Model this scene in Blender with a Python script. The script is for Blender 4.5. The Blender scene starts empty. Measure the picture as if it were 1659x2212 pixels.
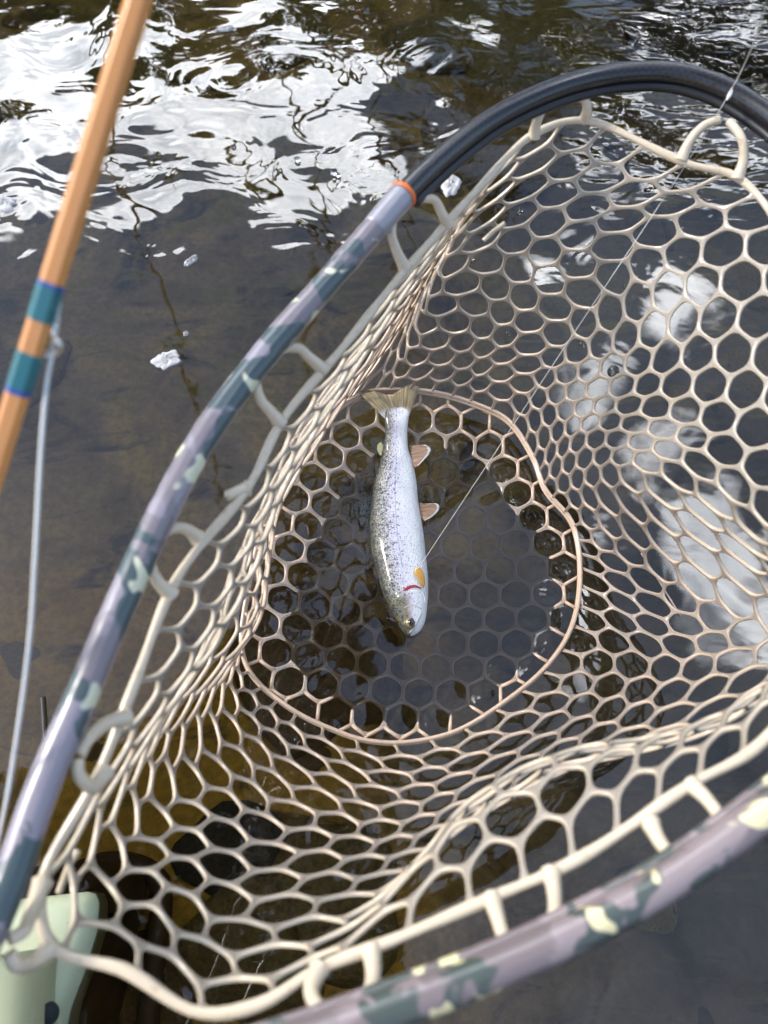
import bpy, bmesh, math, random
import numpy as np
from mathutils import Vector, Matrix
R = math.radians
rnd = random.Random(7)
SC = bpy.context.scene
COL = SC.collection

# ------------------------------------------------------------------ camera
H = 0.62                      # camera height above the water surface (z = 0)
PITCH = R(65)                 # degrees below the horizon
FPX = 1662.0                  # focal length in units of the 1659 x 2212 working size
cam_d = bpy.data.cameras.new('camera')
cam = bpy.data.objects.new('camera', cam_d); COL.objects.link(cam)
cam.location = (0, 0, H); cam.rotation_euler = (R(90) - PITCH, 0, 0)
cam_d.sensor_width = 36.0; cam_d.lens = 36.0 * FPX / 2212.0
cam_d.clip_start = 0.01; cam_d.clip_end = 400
cam_d.dof.use_dof = True; cam_d.dof.focus_distance = 0.675; cam_d.dof.aperture_fstop = 6.2
SC.camera = cam

# ------------------------------------------------------------------ world: blue sky with broken white cloud
SUN_EL, SUN_AZ = 42, -74      # azimuth measured from +Y towards +X
w = bpy.data.worlds.new('World'); SC.world = w; w.use_nodes = True
nt = w.node_tree; nt.nodes.clear()
def N(tree, typ, **kw):
    n = tree.nodes.new(typ)
    for k, v in kw.items(): setattr(n, k, v)
    return n
def L(tree, a, b): tree.links.new(a, b)
def math_n(tree, op, a, b=None, clamp=False):
    n = N(tree, 'ShaderNodeMath', operation=op, use_clamp=clamp)
    for i, v in enumerate((a, b)):
        if v is None: continue
        if isinstance(v, (int, float)): n.inputs[i].default_value = v
        else: L(tree, v, n.inputs[i])
    return n.outputs[0]
def mapr(tree, v, a, b, c=0.0, d=1.0, smooth=True):
    n = N(tree, 'ShaderNodeMapRange'); n.interpolation_type = 'SMOOTHSTEP' if smooth else 'LINEAR'
    L(tree, v, n.inputs[0])
    for i, x in enumerate((a, b, c, d)): n.inputs[i + 1].default_value = x
    return n.outputs[0]
def dirv(az, el):
    a, e = R(az), R(el)
    return (math.sin(a) * math.cos(e), math.cos(a) * math.cos(e), math.sin(e))
tc = N(nt, 'ShaderNodeTexCoord'); dirn = tc.outputs['Generated']
sky = N(nt, 'ShaderNodeTexSky', sky_type='NISHITA')
sky.sun_disc = False; sky.sun_elevation = R(SUN_EL); sky.sun_rotation = R(SUN_AZ)
sky.air_density = 1.0; sky.dust_density = 1.0; sky.ozone_density = 3.0
noi = N(nt, 'ShaderNodeTexNoise'); noi.inputs['Scale'].default_value = 4.2
noi.inputs['Detail'].default_value = 7; noi.inputs['Roughness'].default_value = 0.6; noi.inputs['Distortion'].default_value = 0.5
L(nt, dirn, noi.inputs['Vector'])
field = noi.outputs['Fac']
# the cumulus bank low in front of the camera, seen mirrored in the riffle, and smaller clouds to the right of it
for az, el, r_in, r_out, wt in ((-20, 33.5, 6, 10.5, .55), (-7, 34, 6, 10.5, .55), (-31, 33, 3, 7, .42), (8, 30, 3, 8, .05), (24, 32, 4, 11, .24),
                                (58, 61, 2, 6, .14), (47, 71, 1, 5, .22), (39, 55, 1, 5, .20), (31, 46, .5, 3, .12), (25, 53, .5, 3.5, .20), (48, 58, 1, 4.5, .22),
                                (36, 64, .5, 4, .22), (21, 59, .5, 3, .18), (17, 46, .5, 3, .2), (29, 49, 3, 8, -.06),
                                (30, 84, 4, 16, -.25), (-12, 56, 8, 15, -.45), (10, 66, 6, 14, -.22), (-45, 60, 10, 24, -.40), (-38, 46, 4, 10, -.2)):
    d = N(nt, 'ShaderNodeVectorMath', operation='DOT_PRODUCT'); L(nt, dirn, d.inputs[0]); d.inputs[1].default_value = dirv(az, el)
    m = mapr(nt, d.outputs['Value'], math.cos(R(r_out)), math.cos(R(r_in)), 0, wt)
    field = math_n(nt, 'ADD', field, m)
mask = mapr(nt, field, .60, .75)
veil = N(nt, 'ShaderNodeTexNoise'); veil.inputs['Scale'].default_value = 2.2; veil.inputs['Detail'].default_value = 4; L(nt, dirn, veil.inputs['Vector'])
vf = veil.outputs['Fac']
for az, el, r_in, r_out, wt in ((50, 80, 12, 38, .14), (-25, 52, 8, 26, -.16)):        # thin high cloud, thickest overhead and thinning towards the cumulus
    d = N(nt, 'ShaderNodeVectorMath', operation='DOT_PRODUCT'); L(nt, dirn, d.inputs[0]); d.inputs[1].default_value = dirv(az, el)
    vf = math_n(nt, 'ADD', vf, mapr(nt, d.outputs['Value'], math.cos(R(r_out)), math.cos(R(r_in)), 0, wt))
mask = math_n(nt, 'MAXIMUM', mask, mapr(nt, vf, .38, .70, .004, .052))
mixc = N(nt, 'ShaderNodeMix', data_type='RGBA'); L(nt, mask, mixc.inputs['Factor'])
L(nt, sky.outputs['Color'], mixc.inputs[6])
cs = N(nt, 'ShaderNodeTexNoise'); cs.inputs['Scale'].default_value = 9; cs.inputs['Detail'].default_value = 5; cs.inputs['Distortion'].default_value = .8; L(nt, dirn, cs.inputs['Vector'])
crp = N(nt, 'ShaderNodeValToRGB'); L(nt, cs.outputs['Fac'], crp.inputs[0])
for e_, (p_, c_) in zip(crp.color_ramp.elements, ((.36, (.42, .45, .50)), (.60, (.90, .92, .96)))): e_.position = p_; e_.color = (*c_, 1)
cm = N(nt, 'ShaderNodeVectorMath', operation='SCALE'); L(nt, crp.outputs[0], cm.inputs[0]); cm.inputs['Scale'].default_value = 54
L(nt, cm.outputs[0], mixc.inputs[7])
bg = N(nt, 'ShaderNodeBackground'); bg.inputs['Strength'].default_value = 0.15
L(nt, mixc.outputs[2], bg.inputs['Color'])
wo = N(nt, 'ShaderNodeOutputWorld'); L(nt, bg.outputs[0], wo.inputs['Surface'])

sun_d = bpy.data.lights.new('sun', 'SUN'); sun_d.energy = 2.1; sun_d.angle = R(10); sun_d.color = (1, .95, .88)
sun = bpy.data.objects.new('sun', sun_d); COL.objects.link(sun)
sun.rotation_euler = Vector(dirv(SUN_AZ, SUN_EL)).to_track_quat('Z', 'Y').to_euler()

SC.view_settings.view_transform = 'Standard'; SC.view_settings.look = 'None'
SC.view_settings.gamma = 1; SC.view_settings.use_curve_mapping = False
SC.view_settings.exposure = 0.85
SC.render.engine = 'CYCLES'
SC.cycles.max_bounces = 6; SC.cycles.diffuse_bounces = 2; SC.cycles.glossy_bounces = 3; SC.cycles.transparent_max_bounces = 10; SC.cycles.transmission_bounces = 4
SC.cycles.use_adaptive_sampling = True; SC.cycles.adaptive_threshold = .04; SC.cycles.use_denoising = True
SC.cycles.caustics_refractive = False; SC.cycles.caustics_reflective = False
SC.cycles.sample_clamp_indirect = 6

# ------------------------------------------------------------------ pixel helpers (working size 1659 x 2212)
_f = np.array((0, math.cos(PITCH), -math.sin(PITCH))); _u = np.array((0, math.sin(PITCH), math.cos(PITCH))); _r = np.array((1, 0, 0))
C0 = np.array((0, 0, H))
def ray(px, py): return _f + _r * ((px - 829.5) / FPX) + _u * ((1106 - py) / FPX)
def P(px, py, z=0.0):
    d = ray(px, py); t = (z - H) / d[2]
    return C0 + d * t
def PD(px, py, depth): return C0 + ray(px, py) * depth
def mirror_at(px, py, z):     # where the mirrored ray reaches height z
    d = ray(px, py).copy(); h = C0 + d * (-H / d[2]); d[2] *= -1
    return h + d * (z / d[2])

# ------------------------------------------------------------------ object helpers
def mesh_obj(name, verts, faces, mat=None, parent=None, smooth=True, uv=None):
    me = bpy.data.meshes.new(name); me.from_pydata([tuple(map(float, v)) for v in verts], [], [tuple(map(int, f)) for f in faces])
    if smooth: me.polygons.foreach_set('use_smooth', [True] * len(me.polygons))
    if uv is not None:
        lay = me.uv_layers.new(name='UVMap'); idx = np.zeros(len(me.loops), dtype=np.int32); me.loops.foreach_get('vertex_index', idx)
        lay.data.foreach_set('uv', np.asarray(uv, dtype=np.float32)[idx].ravel())
    me.update()
    o = bpy.data.objects.new(name, me); COL.objects.link(o)
    if mat: me.materials.append(mat)
    if parent: o.parent = parent
    return o
def empty(name, loc=(0, 0, 0)):
    o = bpy.data.objects.new(name, None); COL.objects.link(o); o.empty_display_size = .02
    return o
def tag(o, label=None, cat=None, group=None, kind=None):
    if label: o['label'] = label
    if cat: o['category'] = cat
    if group: o['group'] = group
    if kind: o['kind'] = kind
    return o
def catmull(pts, n, closed=False):
    pts = np.asarray(pts, float); m = len(pts); out = []
    segs = m if closed else m - 1
    for i in range(segs):
        if closed: p0, p1, p2, p3 = pts[(i - 1) % m], pts[i], pts[(i + 1) % m], pts[(i + 2) % m]
        else: p0, p1, p2, p3 = pts[max(i - 1, 0)], pts[i], pts[i + 1], pts[min(i + 2, m - 1)]
        for k in range(n):
            t = k / n
            out.append(.5 * ((2 * p1) + (-p0 + p2) * t + (2 * p0 - 5 * p1 + 4 * p2 - p3) * t * t + (-p0 + 3 * p1 - 3 * p2 + p3) * t ** 3))
    if not closed: out.append(pts[-1])
    return np.array(out)
def resample(pts, n, closed=False):
    pts = np.asarray(pts, float)
    if closed: pts = np.vstack([pts, pts[:1]])
    s = np.r_[0, np.cumsum(np.linalg.norm(np.diff(pts, axis=0), axis=1))]
    q = np.linspace(0, s[-1], n + 1 if closed else n)
    if closed: q = q[:-1]
    return np.stack([np.interp(q, s, pts[:, k]) for k in range(pts.shape[1])], 1)
def tube_data(pts, rad, seg=10, closed=False, flat=1.0, cap=True):
    pts = np.asarray(pts, float); n = len(pts)
    rad = np.full(n, rad) if np.isscalar(rad) else np.asarray(rad, float)
    if closed: T = np.roll(pts, -1, 0) - np.roll(pts, 1, 0)
    else: T = np.gradient(pts, axis=0)
    T /= np.linalg.norm(T, axis=1)[:, None] + 1e-12
    up = np.array((0, 0, 1.0)); V = []; UV = []
    s = np.r_[0, np.cumsum(np.linalg.norm(np.diff(pts, axis=0), axis=1))]
    a = None
    for i in range(n):
        if a is None:
            a = np.cross(T[i], up)
            if np.linalg.norm(a) < 1e-3: a = np.cross(T[i], (1, 0, 0))
        a = a - T[i] * a.dot(T[i]); a /= np.linalg.norm(a) + 1e-12
        b = np.cross(a, T[i])
        for k in range(seg):
            th = 2 * math.pi * k / seg
            V.append(pts[i] + rad[i] * (a * math.cos(th) + b * math.sin(th) * flat)); UV.append((s[i], k / seg))
    F = []
    for i in range(n if closed else n - 1):
        j = (i + 1) % n
        for k in range(seg):
            k2 = (k + 1) % seg
            F.append((i * seg + k, i * seg + k2, j * seg + k2, j * seg + k))
    if not closed and cap:
        F.append(tuple(range(seg))[::-1]); F.append(tuple((n - 1) * seg + k for k in range(seg)))
    return V, F, UV
def tube(name, pts, rad, mat, parent=None, seg=10, closed=False, flat=1.0, uvs=False):
    V, F, UV = tube_data(pts, rad, seg, closed, flat)
    return mesh_obj(name, V, F, mat, parent, uv=UV if uvs else None)

# ------------------------------------------------------------------ materials
def new_mat(name):
    m = bpy.data.materials.new(name); m.use_nodes = True
    t = m.node_tree; b = t.nodes['Principled BSDF']; return m, t, b
def noise(t, scale, detail=4, rough=.55, vec=None, dist=0.0):
    n = N(t, 'ShaderNodeTexNoise'); n.inputs['Scale'].default_value = scale; n.inputs['Detail'].default_value = detail
    n.inputs['Roughness'].default_value = rough; n.inputs['Distortion'].default_value = dist
    if vec is not None: L(t, vec, n.inputs['Vector'])
    return n.outputs['Fac']
def ramp(t, v, stops):
    n = N(t, 'ShaderNodeValToRGB'); L(t, v, n.inputs[0]); e = n.color_ramp.elements
    while len(e) < len(stops): e.new(.5)
    for x, (p, c) in zip(e, stops): x.position = p; x.color = (*c, 1)
    return n.outputs[0]
def mixcol(t, f, a, b):
    n = N(t, 'ShaderNodeMix', data_type='RGBA')
    for s, v in ((n.inputs['Factor'], f), (n.inputs[6], a), (n.inputs[7], b)):
        if isinstance(v, (int, float)): s.default_value = v
        elif isinstance(v, tuple): s.default_value = (*v, 1)
        else: L(t, v, s)
    return n.outputs[2]
def objco(t): return N(t, 'ShaderNodeTexCoord').outputs['Object']
def uvco(t): return N(t, 'ShaderNodeTexCoord').outputs['UV']
def scaled(t, v, s, rot=(0, 0, 0)):
    n = N(t, 'ShaderNodeMapping'); L(t, v, n.inputs['Vector']); n.inputs['Scale'].default_value = s; n.inputs['Rotation'].default_value = rot
    return n.outputs[0]
def bump(t, b, h, strength=.3, dist=.001):
    n = N(t, 'ShaderNodeBump'); n.inputs['Strength'].default_value = strength; n.inputs['Distance'].default_value = dist
    L(t, h, n.inputs['Height']); L(t, n.outputs[0], b.inputs['Normal']); return n
def simple(name, col, rough=.5, metal=0.0, var=.0, vscale=40, **kw):
    m, t, b = new_mat(name); b.inputs['Roughness'].default_value = rough; b.inputs['Metallic'].default_value = metal
    if var:
        c = objco(t); f = noise(t, vscale, 5, .6, c)
        L(t, ramp(t, f, [(.3, tuple(x * (1 - var) for x in col)), (.7, tuple(min(1, x * (1 + var)) for x in col))]), b.inputs['Base Color'])
    else: b.inputs['Base Color'].default_value = (*col, 1)
    for k, v in kw.items(): b.inputs[k.replace('_', ' ')].default_value = v
    return m

def make_water():
    m = bpy.data.materials.new('river_water'); m.use_nodes = True; t = m.node_tree; t.nodes.clear()
    c = objco(t)
    sep = N(t, 'ShaderNodeSeparateXYZ'); L(t, c, sep.inputs[0])
    n1 = noise(t, 10, 2.0, .42, scaled(t, c, (1, 1.25, 1)), 1.8)
    n2 = noise(t, 34, 1.5, .4, scaled(t, c, (.55, 1.6, 1), (0, 0, R(-28))), .6)
    far = mapr(t, sep.outputs['Y'], .45, .80)
    rt = mapr(t, sep.outputs['X'], .05, .35)
    h = math_n(t, 'MULTIPLY', n1, 1.0)
    far_rt = math_n(t, 'MULTIPLY', far, rt)
    k2 = math_n(t, 'MULTIPLY', far_rt, .8)
    h = math_n(t, 'ADD', h, math_n(t, 'MULTIPLY', n2, k2))
    amp = math_n(t, 'ADD', math_n(t, 'MULTIPLY', far, .80), .20)
    h = math_n(t, 'MULTIPLY', h, amp)
    bp = N(t, 'ShaderNodeBump'); bp.inputs['Strength'].default_value = 1.0; bp.inputs['Distance'].default_value = .0016
    L(t, h, bp.inputs['Height'])
    fr = N(t, 'ShaderNodeFresnel'); fr.inputs['IOR'].default_value = 1.72; L(t, bp.outputs[0], fr.inputs['Normal'])
    gl = N(t, 'ShaderNodeBsdfGlossy'); gl.inputs['Roughness'].default_value = .0; L(t, bp.outputs[0], gl.inputs['Normal'])
    tr = N(t, 'ShaderNodeBsdfTransparent'); tr.inputs['Color'].default_value = (.93, .87, .74, 1)
    mx = N(t, 'ShaderNodeMixShader'); L(t, fr.outputs[0], mx.inputs[0]); L(t, tr.outputs[0], mx.inputs[1]); L(t, gl.outputs[0], mx.inputs[2])
    o = N(t, 'ShaderNodeOutputMaterial'); L(t, mx.outputs[0], o.inputs['Surface'])
    return m
M_WATER = make_water()

def make_bed():
    m, t, b = new_mat('riverbed_silt'); c = objco(t)
    n1 = noise(t, 7, 8, .62, c, .9)
    weed = noise(t, 9, 7, .6, scaled(t, c, (.7, 2.6, 1), (0, 0, R(35))), 1.6)
    fine = noise(t, 120, 4, .6, c)
    base = ramp(t, n1, [(.32, (.06, .05, .03)), (.43, (.27, .19, .07)), (.53, (.46, .33, .15)), (.66, (.62, .45, .14))])
    sep = N(t, 'ShaderNodeSeparateXYZ'); L(t, c, sep.inputs[0])
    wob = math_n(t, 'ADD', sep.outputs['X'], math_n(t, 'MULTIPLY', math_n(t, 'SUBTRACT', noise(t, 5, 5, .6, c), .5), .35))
    base = mixcol(t, mapr(t, wob, .02, .30, 0, .80), base, (.085, .085, .09))          # slate tone of reflected sky painted into the bed's right side
    sand_lift = math_n(t, 'MULTIPLY', math_n(t, 'MULTIPLY', mapr(t, sep.outputs['Y'], .42, .20), mapr(t, wob, .10, -.04)), mapr(t, noise(t, 4, 4, .6, c, .5), .34, .52))
    base = mixcol(t, math_n(t, 'MULTIPLY', sand_lift, .85), base, (.74, .44, .06))  # amber bed, painted brighter to offset the shade of tree and net
    algae = mapr(t, weed, .50, .64)
    far = mapr(t, sep.outputs['Y'], .25, .6)
    col = mixcol(t, math_n(t, 'MULTIPLY', algae, math_n(t, 'ADD', math_n(t, 'MULTIPLY', far, .6), .15)), base, (.36, .31, .07))
    dark = mapr(t, noise(t, 7, 5, .6, scaled(t, c, (1, 2.2, 1), (0, 0, R(30))), 1.2), .55, .68)
    col = mixcol(t, math_n(t, 'MULTIPLY', dark, .75), col, (.045, .042, .04))
    col = mixcol(t, mapr(t, fine, .35, .7, 0, .35), col, (.15, .11, .05))
    L(t, col, b.inputs['Base Color']); b.inputs['Roughness'].default_value = .85; b.inputs['Specular IOR Level'].default_value = .1
    bump(t, b, math_n(t, 'ADD', math_n(t, 'MULTIPLY', weed, .7), fine), .6, .006)
    return m
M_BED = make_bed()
def make_stone(name, a, bcol):
    m, t, b = new_mat(name); c = objco(t)
    f = noise(t, 14, 7, .65, c, .5); g = noise(t, 90, 4, .6, c)
    L(t, mixcol(t, mapr(t, g, .45, .7, 0, .5), ramp(t, f, [(.3, a), (.7, bcol)]), tuple(x * .45 for x in a)), b.inputs['Base Color'])
    b.inputs['Roughness'].default_value = .8; bump(t, b, math_n(t, 'ADD', f, math_n(t, 'MULTIPLY', g, .4)), .5, .006)
    return m
M_STONES = [make_stone('stone_olive', (.16, .13, .045), (.34, .29, .10)), make_stone('stone_brown', (.14, .09, .035), (.30, .20, .08)),
            make_stone('stone_dark', (.03, .027, .022), (.09, .075, .05)), make_stone('stone_ochre', (.16, .11, .035), (.36, .27, .10))]

def make_rubber():
    m, t, b = new_mat('net_rubber'); c = objco(t)
    f = noise(t, 9, 5, .6, c); g = noise(t, 220, 3, .6, c)
    sep = N(t, 'ShaderNodeSeparateXYZ'); L(t, c, sep.inputs[0])
    low = mapr(t, sep.outputs['Z'], .24, .02)           # river stain has crept up from the wet end of the bag
    clean = ramp(t, f, [(.3, (.58, .48, .34)), (.7, (.69, .58, .43))])
    stain = ramp(t, f, [(.3, (.56, .40, .275)), (.7, (.70, .52, .375))])
    col = mixcol(t, low, clean, stain)
    col = mixcol(t, mapr(t, g, .58, .75, 0, .5), col, (.40, .28, .17))
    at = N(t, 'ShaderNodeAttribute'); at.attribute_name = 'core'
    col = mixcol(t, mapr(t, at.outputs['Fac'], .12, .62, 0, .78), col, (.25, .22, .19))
    L(t, col, b.inputs['Base Color']); b.inputs['Roughness'].default_value = .26
    b.inputs['Coat Weight'].default_value = .5; b.inputs['Coat Roughness'].default_value = .08
    b.inputs['IOR'].default_value = 1.42
    b.inputs['Transmission Weight'].default_value = .0
    b.inputs['Subsurface Weight'].default_value = .0
    bump(t, b, noise(t, 500, 2, .5, c), .25, .0006)
    return m
M_RUBBER = make_rubber()
def make_camo(name, cols):
    m, t, b = new_mat(name); c = objco(t)
    f1 = noise(t, 26, 3, .5, c, .8); f2 = noise(t, 31, 3, .5, scaled(t, c, (1, 1, 1), (1, .4, .2)), .6); f3 = noise(t, 38, 2, .5, scaled(t, c, (1, 1, 1), (.3, 1.2, .8)), .4)
    col = mixcol(t, mapr(t, f1, .48, .52), cols[0], cols[1])
    col = mixcol(t, mapr(t, f2, .525, .555), col, cols[2])
    col = mixcol(t, mapr(t, f3, .585, .61), col, cols[3])
    col = mixcol(t, mapr(t, noise(t, 160, 4, .7, c), .62, .75, 0, .35), col, (.10, .09, .09))
    L(t, col, b.inputs['Base Color']); b.inputs['Roughness'].default_value = .38; b.inputs['Coat Weight'].default_value = .5; b.inputs['Coat Roughness'].default_value = .18
    bump(t, b, noise(t, 300, 3, .6, c), .2, .0008)
    return m
M_CAMO = make_camo('camouflage_film', ((.25, .225, .26), (.18, .155, .17), (.045, .072, .078), (.60, .60, .42)))
M_CAMO2 = make_camo('camouflage_film_brown', ((.25, .20, .20), (.17, .135, .135), (.055, .07, .06), (.64, .57, .33)))
def make_carbon():
    m, t, b = new_mat('carbon_fibre'); u = uvco(t)
    ch = N(t, 'ShaderNodeTexChecker'); L(t, scaled(t, u, (420, 16, 1), (0, 0, R(0))), ch.inputs['Vector']); ch.inputs['Scale'].default_value = 1
    L(t, mixcol(t, ch.outputs['Fac'], (.007, .007, .009), (.013, .013, .015)), b.inputs['Base Color'])
    b.inputs['Roughness'].default_value = .42; b.inputs['Specular IOR Level'].default_value = .3; b.inputs['Coat Weight'].default_value = .8; b.inputs['Coat Roughness'].default_value = .13
    return m
M_CARBON = make_carbon()
M_BLACK = simple('black_plastic', (.012, .012, .014), .4)
M_ORANGE = simple('orange_band', (.80, .16, .025), .4, var=.12)
M_GREY = simple('grey_ferrule', (.30, .29, .32), .32, .2, var=.15)
def make_cane(name, a, bc):
    m, t, b = new_mat(name); u = uvco(t)
    f = noise(t, 1, 6, .6, scaled(t, u, (9, 26, 1)), .3); g = noise(t, 1, 3, .5, scaled(t, u, (5, 90, 1)))
    L(t, mixcol(t, mapr(t, g, .55, .7, 0, .55), ramp(t, f, [(.3, a), (.7, bc)]), tuple(x * .5 for x in a)), b.inputs['Base Color'])
    b.inputs['Roughness'].default_value = .28; b.inputs['Coat Weight'].default_value = .7; b.inputs['Coat Roughness'].default_value = .08
    return m
M_CANE = make_cane('split_cane', (.66, .25, .055), (.86, .40, .13))
def make_thread(name, col):
    m, t, b = new_mat(name); u = uvco(t)
    wv = N(t, 'ShaderNodeTexWave'); wv.inputs['Scale'].default_value = 900; L(t, u, wv.inputs['Vector'])
    L(t, mixcol(t, wv.outputs['Fac'], tuple(x * .8 for x in col), col), b.inputs['Base Color']); b.inputs['Roughness'].default_value = .3
    b.inputs['Coat Weight'].default_value = .9; b.inputs['Coat Roughness'].default_value = .06
    return m
M_TEAL = make_thread('teal_thread', (.015, .17, .19)); M_BLUE = make_thread('blue_thread', (.03, .09, .38))
M_CHROME = simple('chrome_wire', (.75, .74, .70), .15, 1.0)
M_LINE = simple('fly_line_coating', (.72, .71, .67), .45, var=.08, vscale=400)
M_TIPPET = simple('nylon_tippet', (.70, .68, .62), .25, Transmission_Weight=.2)
M_FOAM = None
def make_foam():
    m, t, b = new_mat('river_foam'); c = objco(t)
    f = noise(t, 70, 6, .65, c, .4)
    L(t, ramp(t, f, [(.3, (.34, .33, .32)), (.7, (.62, .61, .60))]), b.inputs['Base Color']); b.inputs['Roughness'].default_value = .6
    bump(t, b, f, .6, .002); return m
M_FOAM = make_foam()
M_BUBBLE = simple('bubble_film', (.95, .95, .95), .02, Transmission_Weight=1.0, IOR=1.25)
def make_boot():
    m, t, b = new_mat('pale_sage_rubber'); c = objco(t)
    f = noise(t, 16, 5, .6, c); s = noise(t, 170, 3, .7, c)
    col = ramp(t, f, [(.3, (.36, .40, .25)), (.7, (.44, .47, .31))])
    col = mixcol(t, mapr(t, s, .68, .74), col, (.10, .09, .05))
    L(t, col, b.inputs['Base Color']); b.inputs['Roughness'].default_value = .55; return m
M_BOOT = make_boot(); M_SOLE = simple('brown_rubber', (.09, .055, .03), .6, var=.3, vscale=30)
M_BARK = make_stone('tree_bark', (.05, .038, .028), (.13, .10, .075))
def make_leaf(name, a, bc):
    m, t, b = new_mat(name); oi = N(t, 'ShaderNodeNewGeometry')
    L(t, ramp(t, oi.outputs['Random Per Island'], [(.1, a), (.9, bc)]), b.inputs['Base Color']); b.inputs['Roughness'].default_value = .6
    return m
M_LEAF = [make_leaf('leaf_green', (.04, .07, .015), (.10, .13, .03)), make_leaf('leaf_olive', (.06, .07, .012), (.13, .13, .03))]

# ------------------------------------------------------------------ setting: riverbed, water
def ground_z(x, y):
    z = -.20 - .03 * math.sin(1.7 * x + .6) * math.cos(1.3 * y) - .02 * math.sin(4.1 * y + 1.3 * x)
    t = max((y - 5.2) / 2.2, (-1.5 - y) / 1.6)
    if t > 0: t = min(t, 1.6); z += 1.0 * t * t * (1.1 - .3 * t)
    return z
def axis(fine0, fine1, step, outer):
    a = list(np.arange(fine0, fine1 + 1e-6, step)); s = step; x = fine0; lo = []
    while x > -outer: s *= 1.22; x -= s; lo.append(x)
    s = step; x = fine1; hi = []
    while x < outer: s *= 1.22; x += s; hi.append(x)
    return np.array(lo[::-1] + a + hi)
def sheet(name, xs, ys, zf, mat):
    V = [(x, y, zf(x, y)) for y in ys for x in xs]; nx = len(xs)
    F = [(j * nx + i, j * nx + i + 1, (j + 1) * nx + i + 1, (j + 1) * nx + i) for j in range(len(ys) - 1) for i in range(nx - 1)]
    return mesh_obj(name, V, F, mat)
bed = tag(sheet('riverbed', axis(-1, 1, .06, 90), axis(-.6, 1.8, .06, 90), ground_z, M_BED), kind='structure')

waves = []
for k in range(26):
    lam = .075 * 1.075 ** k; a = rnd.uniform(0, 6.28)
    waves.append((2 * math.pi / lam * math.cos(a), 2 * math.pi / lam * math.sin(a), rnd.uniform(0, 6.28), lam * .0019))
def smooth01(t): t = min(1, max(0, t)); return t * t * (3 - 2 * t)

# stones lying on the bed
def blob_mesh(name, seed, mat, flat):
    r = random.Random(seed); bm = bmesh.new(); bmesh.ops.create_icosphere(bm, subdivisions=3, radius=1)
    ph = [(Vector((r.gauss(0, 1), r.gauss(0, 1), r.gauss(0, 1))), r.uniform(0, 6)) for _ in range(6)]
    for v in bm.verts:
        k = 1 + sum(.085 * math.sin(2.4 * p.dot(v.co) + q) for p, q in ph); k *= 1 - .25 * max(0, abs(v.co.x + v.co.y) - .9)
        v.co = v.co * k; v.co.z *= flat
    me = bpy.data.meshes.new(name); bm.to_mesh(me); bm.free(); me.polygons.foreach_set('use_smooth', [True] * len(me.polygons)); me.materials.append(mat); return me
stone_meshes = [blob_mesh('stone', 10 + i, M_STONES[i % 4], .5 + .06 * (i % 3)) for i in range(8)]
def add_stone(x, y, s, i, sink=.35, rz=None):
    o = bpy.data.objects.new('stone', stone_meshes[i % 8]); COL.objects.link(o); o.parent = bed
    o.location = (x, y, ground_z(x, y) + s * (.42 - sink) - .004); o.scale = (s, s * rnd.uniform(.7, 1.1), s * .7); o.rotation_euler = (rnd.uniform(-.2, .2), rnd.uniform(-.2, .2), rnd.uniform(0, 6.28) if rz is None else rz)
for k in range(150):
    x, y = rnd.uniform(-.85, .95), rnd.uniform(-.3, 1.6)
    if -.42 < x < .0 and .30 < y < .75: continue
    add_stone(x, y, rnd.choice((.012, .018, .025, .035)), rnd.randrange(8), .5)
for px, py, s, i in ((1130, 130, .16, 0), (1050, 330, .12, 3), (1500, 120, .14, 2), (640, 90, .10, 0), (950, 120, .09, 4), (300, 150, .10, 0), (60, 780, .06, 3),
                     (700, 1950, .08, 3), (520, 2100, .07, 3), (700, 1400, .1, 1), (480, 1850, .06, 2), (1640, 600, .05, 3), (1250, 620, .07, 0), (300, 2150, .06, 1)):
    p = P(px, py, -.2); add_stone(p[0], p[1], s, i, .45)

# ------------------------------------------------------------------ landing net
HZ = .288
net = empty('landing_net'); net.location = (0, 0, 0)
tag(net, 'landing net with camouflage frame tubes, black carbon hoop and pale rubber mesh bag', 'landing net')
hoop_left = [(-110, 2250), (-55, 2090), (22, 1900), (92, 1700), (165, 1530), (252, 1325), (345, 1120), (450, 930), (575, 762), (700, 618), (800, 503), (868, 424)]
hoop_top = [(868, 424), (950, 345), (1050, 266), (1150, 212), (1250, 176), (1350, 158), (1450, 158), (1550, 185), (1640, 236), (1720, 305), (1830, 450), (1930, 680), (1980, 950), (1960, 1230), (1880, 1480)]
hoop_right = [(1880, 1480), (1780, 1640), (1680, 1730), (1560, 1822), (1400, 1930), (1200, 2035), (1000, 2122), (850, 2178), (700, 2232), (500, 2300), (320, 2370), (120, 2440)]
def hoop3(pts): return [P(x, y, HZ) for x, y in pts]
all_h = catmull(hoop3(hoop_left + hoop_top[1:] + hoop_right[1:]), 14)
iL = (len(hoop_left) - 1) * 14; iT = iL + (len(hoop_top) - 1) * 14
def lumpy(n, seed):      # film edges and overlaps make the tube slightly uneven
    r = np.random.RandomState(seed); return .0072 + .00028 * np.interp(np.arange(n), np.arange(0, n + 9, 9), r.uniform(-1, 1, len(np.arange(0, n + 9, 9)))) + .00022 * (r.uniform(0, 1, n) > .9)
tube('frame_tube', all_h[:iL + 1], lumpy(iL + 1, 1), M_CAMO, net, 24)
tube('carbon_hoop', all_h[iL:iT + 1], .0066, M_CARBON, net, 24, uvs=True)
tube('frame_tube', all_h[iT:], lumpy(len(all_h) - iT, 2), M_CAMO2, net, 24)
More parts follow.
